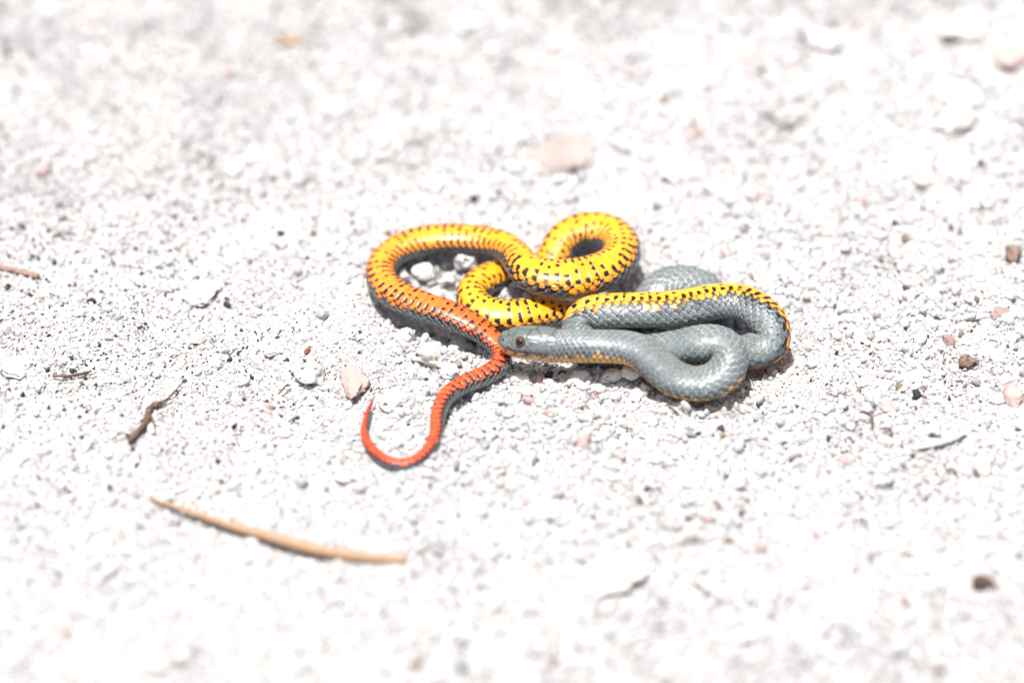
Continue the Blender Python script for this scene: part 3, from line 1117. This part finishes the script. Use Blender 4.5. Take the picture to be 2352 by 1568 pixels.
# black front part of the rows near the belly, and black dusting
frontal = smooth(.54, .44, behind - .36 * smooth(.81, .88, frac) + .10 * (arow > 7.5) + .55 * np.abs(bb_) * (rand_t - .3) + .12 * fineN + .30 * (rand_s - .5))
k8 = ((arow >= 7.5) * 1.0 + (arow == 7) * 1.0 + (arow == 6) * .45) * (.72 + .28 * tailpart)
colr = over(colr, black, frontal * k8 * smooth(.12, .2, rand_s + .1))
dust = smooth(.12, .42, fineN + .25 * vnoise(S * 9, PH * .8, 78)) * ((arow == 7) * .95 + (arow == 6) * .75 + (arow == 5) * .15) * (.35 + .65 * tailpart)
colr = over(colr, black, dust * (~bellyish))
# dark skin where scales meet on the flanks
corner = smooth(.17, .07, behind) * smooth(.38, .14, np.abs(bb_)) * smooth(2, 5, arow) * (.4 + .6 * rand_s)
colr = over(colr, black * 1.4, corner * .9)
# pale rims
rim = smooth(.20, .11, edge)
rimmix = np.where(bellyish, .45, .68) * (1 - .45 * (arow >= 6) * tailpart)
rcol = np.where(bellyish[..., None], bel * .55 + np.array([.30, .24, .20]) * .5, rimc)
colr = colr * (1 - (rim * rimmix)[..., None]) + rcol * (rim * rimmix)[..., None]
darkrim = smooth(.055, .0, behind)
colr = over(colr, black * 3, darkrim * .55)

# belly scutes
bo = 180 - AP                                               # degrees from the middle of the belly
sgn = np.sign(PH)
Uv = U + .10 * (bo / 50) ** 2                               # the scute's edge curves a little
kv = np.floor(Uv)
fv = Uv - kv
vent = AP > VB
vcol = bel * (.93 + .14 * h2(kv, kv * 0, 91))[..., None]
vr = smooth(.84, .93, fv)
vrim = bel * .45 + np.array([.42, .30, .22]) * .55
vcol = vcol * (1 - (vr * .55)[..., None]) + vrim * (vr * .55)[..., None]
da = fv * LL
rmm = np.maximum(RADmm, .6)
dots = np.zeros(U.shape)
szf = np.clip(LL / 2.1, .3, 1.1)
for j, (pos, jit, pr, wide) in enumerate([(14, 7, .55, .50), (37, 6, .97, .70), (26, 8, .12, .42)]):
    hh = h2(kv * 2 + (sgn > 0), kv * 0 + j, 113)
    h_b = h2(kv * 2 + (sgn > 0), kv * 0 + j, 127)
    h_c = h2(kv * 2 + (sgn > 0), kv * 0 + j, 139)
    pp = pos + jit * (h_b * 2 - 1)
    db = (bo - pp) * math.pi / 180 * rmm
    wd = wide * (.75 + .7 * h_c) * np.clip(rmm / 3.3, .3, 1.1)
    q = np.sqrt((np.maximum(da - .05, 0) / (.98 * szf * (.75 + .5 * h_b))) ** 2 + (db / wd) ** 2)
    dots = np.maximum(dots, smooth(1.12, .88, q + .10 * fineN) * (hh < pr * (1 - .1 * smooth(.85, .93, frac))) * smooth(.0, .05, da))
dots = dots * np.clip(.6 + smooth(.16, .24, frac), 0, 1) * (1 - .1 * smooth(.93, .99, frac))
vcol = over(vcol, black, dots)
# dark notch at the outer end of each scute
notch = smooth(.62, .50, fv + .22 * fineN) * smooth(37, 47, bo + 8 * fineN) * (h2(kv * 2 + (sgn > 0), kv * 0, 151) < .8) * tailpart
vcol = over(vcol, black, notch * .95)
# the dark side line of the tail
colr = np.where(vent[..., None], vcol, colr)
colr = colr * (1 + .09 * vnoise(S * .33, PH * .03, 301) + .05 * fineM)[..., None]

# head plates
seeds = [(.35, 0), (2.0, 26), (2.0, -26), (4.2, 28), (4.2, -28), (7.6, 0)]
for sg in (1, -1):
    seeds += [(7.2, 44 * sg), (13.2, 27 * sg), (1.6, 66 * sg), (3.5, 72 * sg), (5.2, 66 * sg), (10.0, 56 * sg), (9.8, 80 * sg), (7.4, 78 * sg),
              (12.6, 74 * sg), (15.4, 58 * sg), (15.6, 80 * sg), (16.8, 40 * sg)]
    seeds += [(q, 99 * sg) for q in (1.4, 3.2, 5.1, 7.1, 9.2, 11.5, 13.9, 16.3)]
    seeds += [(q, 126 * sg) for q in (1.2, 3.2, 5.4, 7.8, 10.4, 13.2, 16.2)]
seeds = np.array(seeds, dtype=float)
nh = int(np.searchsorted(st * 1000, 19.0))
hs, hp = S[:nh], PH[:nh]
rloc = np.clip(RADmm[:nh], 2.4, 4.8)
d1 = np.full(hs.shape, 9e9)
d2 = np.full(hs.shape, 9e9)
hid = np.zeros(hs.shape)
for i, (a, p_) in enumerate(seeds):
    dphi = (hp - p_ + 180) % 360 - 180
    d = np.sqrt((hs - a) ** 2 + (np.radians(dphi) * rloc) ** 2)
    nw = d < d1
    d2 = np.where(nw, d1, np.minimum(d2, d))
    hid = np.where(nw, i, hid)
    d1 = np.where(nw, d, d1)
seam = smooth(.46, .12, d2 - d1)
hap = np.abs(hp)
headc = np.empty(hs.shape + (3,))
headc[:] = np.array([.120, .140, .122])
side = smooth(40, 85, hap)[..., None]
headc = headc * (1 - side) + np.array([.124, .156, .164]) * side
headc *= (.92 + .16 * h2(hid, hid * 0, 171))[..., None]
headc *= (1 + .08 * fineN[:nh] + .06 * fineM[:nh])[..., None]
headc = over(headc, np.array([.040, .042, .034]), seam * (1 - side[..., 0]) * .9)
headc = over(headc, np.array([.23, .24, .21]), seam * side[..., 0] * .75)
spk = smooth(.30, .5, vnoise(hs * 3.1, hp * .25, 191)) * smooth(50, 80, hap)
headc = over(headc, black * 2, spk * .7)
jaw = smooth(107, 113, hap + 5 * fineN[:nh])
jawc = np.empty_like(headc)
jawc[:] = np.array([.56, .33, .14])
jawc = over(jawc, np.array([.72, .44, .06]), smooth(.1, .5, vnoise(hs * .9, hp * .10, 193)))
jawc = over(jawc, black * 2, smooth(.18, .40, vnoise(hs * 1.5, hp * .17, 195)) * smooth(150, 120, hap))
jawc = over(jawc, np.array([.33, .25, .18]), seam * .5)
headc = headc * (1 - jaw[..., None]) + jawc * jaw[..., None]
lip = smooth(6, 2.0, np.abs(hap - 109 - 3 * fineN[:nh])) * smooth(15.5, 13.5, hs) * smooth(.25, -.1, fineM[:nh] - .35)
headc = over(headc, black * 1.6, lip * .95)
nos = np.sqrt((hs - 1.75) ** 2 + (np.radians(hap - 66) * rloc) ** 2)
headc = over(headc, black, smooth(.42, .25, nos))
wh = smooth(17.2, 16.4, hs + .0018 * hap * 4 + .4 * (rand_s[:nh] - .5))
headc *= 1.0
colr[:nh] = colr[:nh] * (1 - wh[..., None]) + headc * wh[..., None]

# relief
reliefd = (.17 * np.clip((1 - edge / .95), 0, 1) - .12 * smooth(.05, .0, edge)) * LL / 2.1
reliefd = reliefd - .12 * (bb_ ** 2) * LL / 2.1 - .16 * np.maximum(.4 - edge, 0) ** 2 * LL / 2.1
reliefv = (.07 * fv ** 2 - .05 * smooth(.95, 1.0, fv) - .02 * smooth(.05, 0, fv)) * LL / 2.1
reliefd = reliefd + (.16 * (rand_s - .5) * bb_ + .16 * (rand_t - .5) * best) * LL / 2.1
relief = np.where(vent, reliefv, reliefd)
relief *= 1.3
relief = relief - .05 * smooth(3.0, .5, np.abs(AP - VB)) * LL / 2.1
rh = -.07 * seam - .13 * smooth(2.4, .6, np.abs(hap - 109)) * smooth(15.5, 13.5, hs) - .18 * smooth(.42, .2, nos)
relief[:nh] = relief[:nh] * (1 - wh) + rh * wh
relief *= np.clip(RADmm / 1.2, 0, 1)

# section: round, head a little flat-topped, brow over the eye
ring = np.ones(U.shape)
hw = smooth(17, 9, S) * smooth(0, 2.5, S)
ring *= 1 + hw * (.05 * np.cos(4 * (np.radians(PH) - math.pi / 4)) * -1 * .6)
ring *= 1 - hw * .07 * np.exp(-(PH / 32) ** 2)
brow = np.exp(-((S - 7.4) / 2.4) ** 2) * np.exp(-((AP - 58) / 12) ** 2)
sock = np.exp(-((S - 7.5) / 1.5) ** 2) * np.exp(-((AP - 77) / 17) ** 2)
ring *= 1 + .045 * brow - .055 * sock
ring *= 1 + .03 * np.exp(-((S - 13) / 4) ** 2) * np.exp(-((AP - 95) / 22) ** 2)
belly_flat = 1 - .05 * np.exp(-((180 - AP) / 30) ** 2)
ring *= belly_flat
rad = RR[:, None] * ring + relief * 1e-3
rad = np.maximum(rad, 2e-5)
OFF = rad[..., None] * (np.cos(phi)[None, :, None] * D[:, None, :] + np.sin(phi)[None, :, None] * Lt[:, None, :])
# the body spreads where it lies: wider than tall
UPV = np.array([0, 0, 1.0])[None, :] - T * T[:, 2:3]
UPV /= np.linalg.norm(UPV, axis=1)[:, None]
SDV = np.cross(T, UPV)
spread = smooth(14, 40, st * 1000) * (.35 + .65 * np.abs(T[:, 0])) * smooth(LENmm, LENmm * .9, st * 1000)
fa, fb = (1 + .19 * spread * np.abs(T[:, 0]))[:, None], (1 - .20 * spread)[:, None]
ou = (OFF * UPV[:, None, :]).sum(-1) * fb
os_ = (OFF * SDV[:, None, :]).sum(-1) * fa
VX = C[:, None, :] + ou[..., None] * UPV[:, None, :] + os_[..., None] * SDV[:, None, :]

root = bpy.data.objects.new('snake', None)
COL.objects.link(root)
base_p = np.array(at(1400, 760, 0))
root.location = tuple(base_p)
tag(root, 'slender grey snake lying coiled with its spotted yellow and red belly turned up', 'snake')

m_skin, n, l, b = material('snake_skin', .30)
at_ = n.new('ShaderNodeAttribute')
at_.attribute_name = 'pattern'
l.new(at_.outputs['Color'], b.inputs['Base Color'])
tc = n.new('ShaderNodeTexCoord').outputs['Object']
sk = tex_noise(n, l, tc, 2600, 3)
bump(n, l, b, sk.outputs[0], .12, .0002)
rr_ = ramp(n, l, tex_noise(n, l, tc, 700, 3).outputs[0], [(.3, (.27, .27, .27)), (.7, (.42, .42, .42))])
l.new(rr_.outputs[0], b.inputs['Roughness'])
b.inputs['Specular IOR Level'].default_value = .42
b.inputs['Subsurface Weight'].default_value = 0.0

V = VX.reshape(-1, 3) - base_p
n0 = len(V)
V = np.vstack([V, C[:1] - T[:1] * 1e-5 - base_p, C[-1:] - base_p])
me = grid_mesh('body', V, NR, NA, m_skin, True, n0, n0 + 1)
a = me.color_attributes.new('pattern', 'FLOAT_COLOR', 'POINT')
cc = np.ones((len(V), 4), dtype=np.float32)
cc[:n0, :3] = np.clip(colr.reshape(-1, 3), 0, 1)
cc[n0:, :3] = cc[0, :3]
cc[-1, :3] = (.05, .02, .02)
a.data.foreach_set('color', cc.ravel())
body = bpy.data.objects.new('body', me)
COL.objects.link(body)
body.parent = root

# eyes
m_ball, n, l, b = material('eye_ball', .08)
b.inputs['Base Color'].default_value = (.035, .022, .016, 1)
m_iris, n, l, b = material('eye_iris', .08)
b.inputs['Base Color'].default_value = (.16, .062, .022, 1)
m_pupil, n, l, b = material('eye_pupil', .03)
b.inputs['Base Color'].default_value = (.004, .004, .005, 1)
b.inputs['Specular IOR Level'].default_value = .8


def cap_mesh(name, r, a0, a1, mat, seg=32, rings=12):
    """part of a sphere between two angles from its axis"""
    th = np.linspace(a0, a1, rings)
    ph = np.arange(seg) / seg * 2 * math.pi
    V = np.stack([r * np.sin(th)[:, None] * np.cos(ph), r * np.sin(th)[:, None] * np.sin(ph), r * np.cos(th)[:, None] + 0 * ph], -1).reshape(-1, 3)
    return grid_mesh(name, V, rings, seg, mat, True)


for sg in (1, -1):
    i = int(np.searchsorted(st * 1000, 7.5))
    a = R(75 * sg)
    nrm = math.cos(a) * D[i] + math.sin(a) * Lt[i]
    c = C[i] + nrm * (RR[i] * .945 - .00062) - base_p
    e = bpy.data.objects.new('eye', cap_mesh('eye', .00158, 0.0005, math.pi - .01, m_ball))
    COL.objects.link(e)
    e.parent = root
    e.location = tuple(c)
    e.rotation_euler = Vector(nrm).to_track_quat('Z', 'Y').to_euler()
    o = bpy.data.objects.new('iris', cap_mesh('iris', .00160, R(33), R(46), m_iris))
    COL.objects.link(o)
    o.parent = e
    o = bpy.data.objects.new('pupil', cap_mesh('pupil', .00163, .0005, R(34), m_pupil))
    COL.objects.link(o)
    o.parent = e
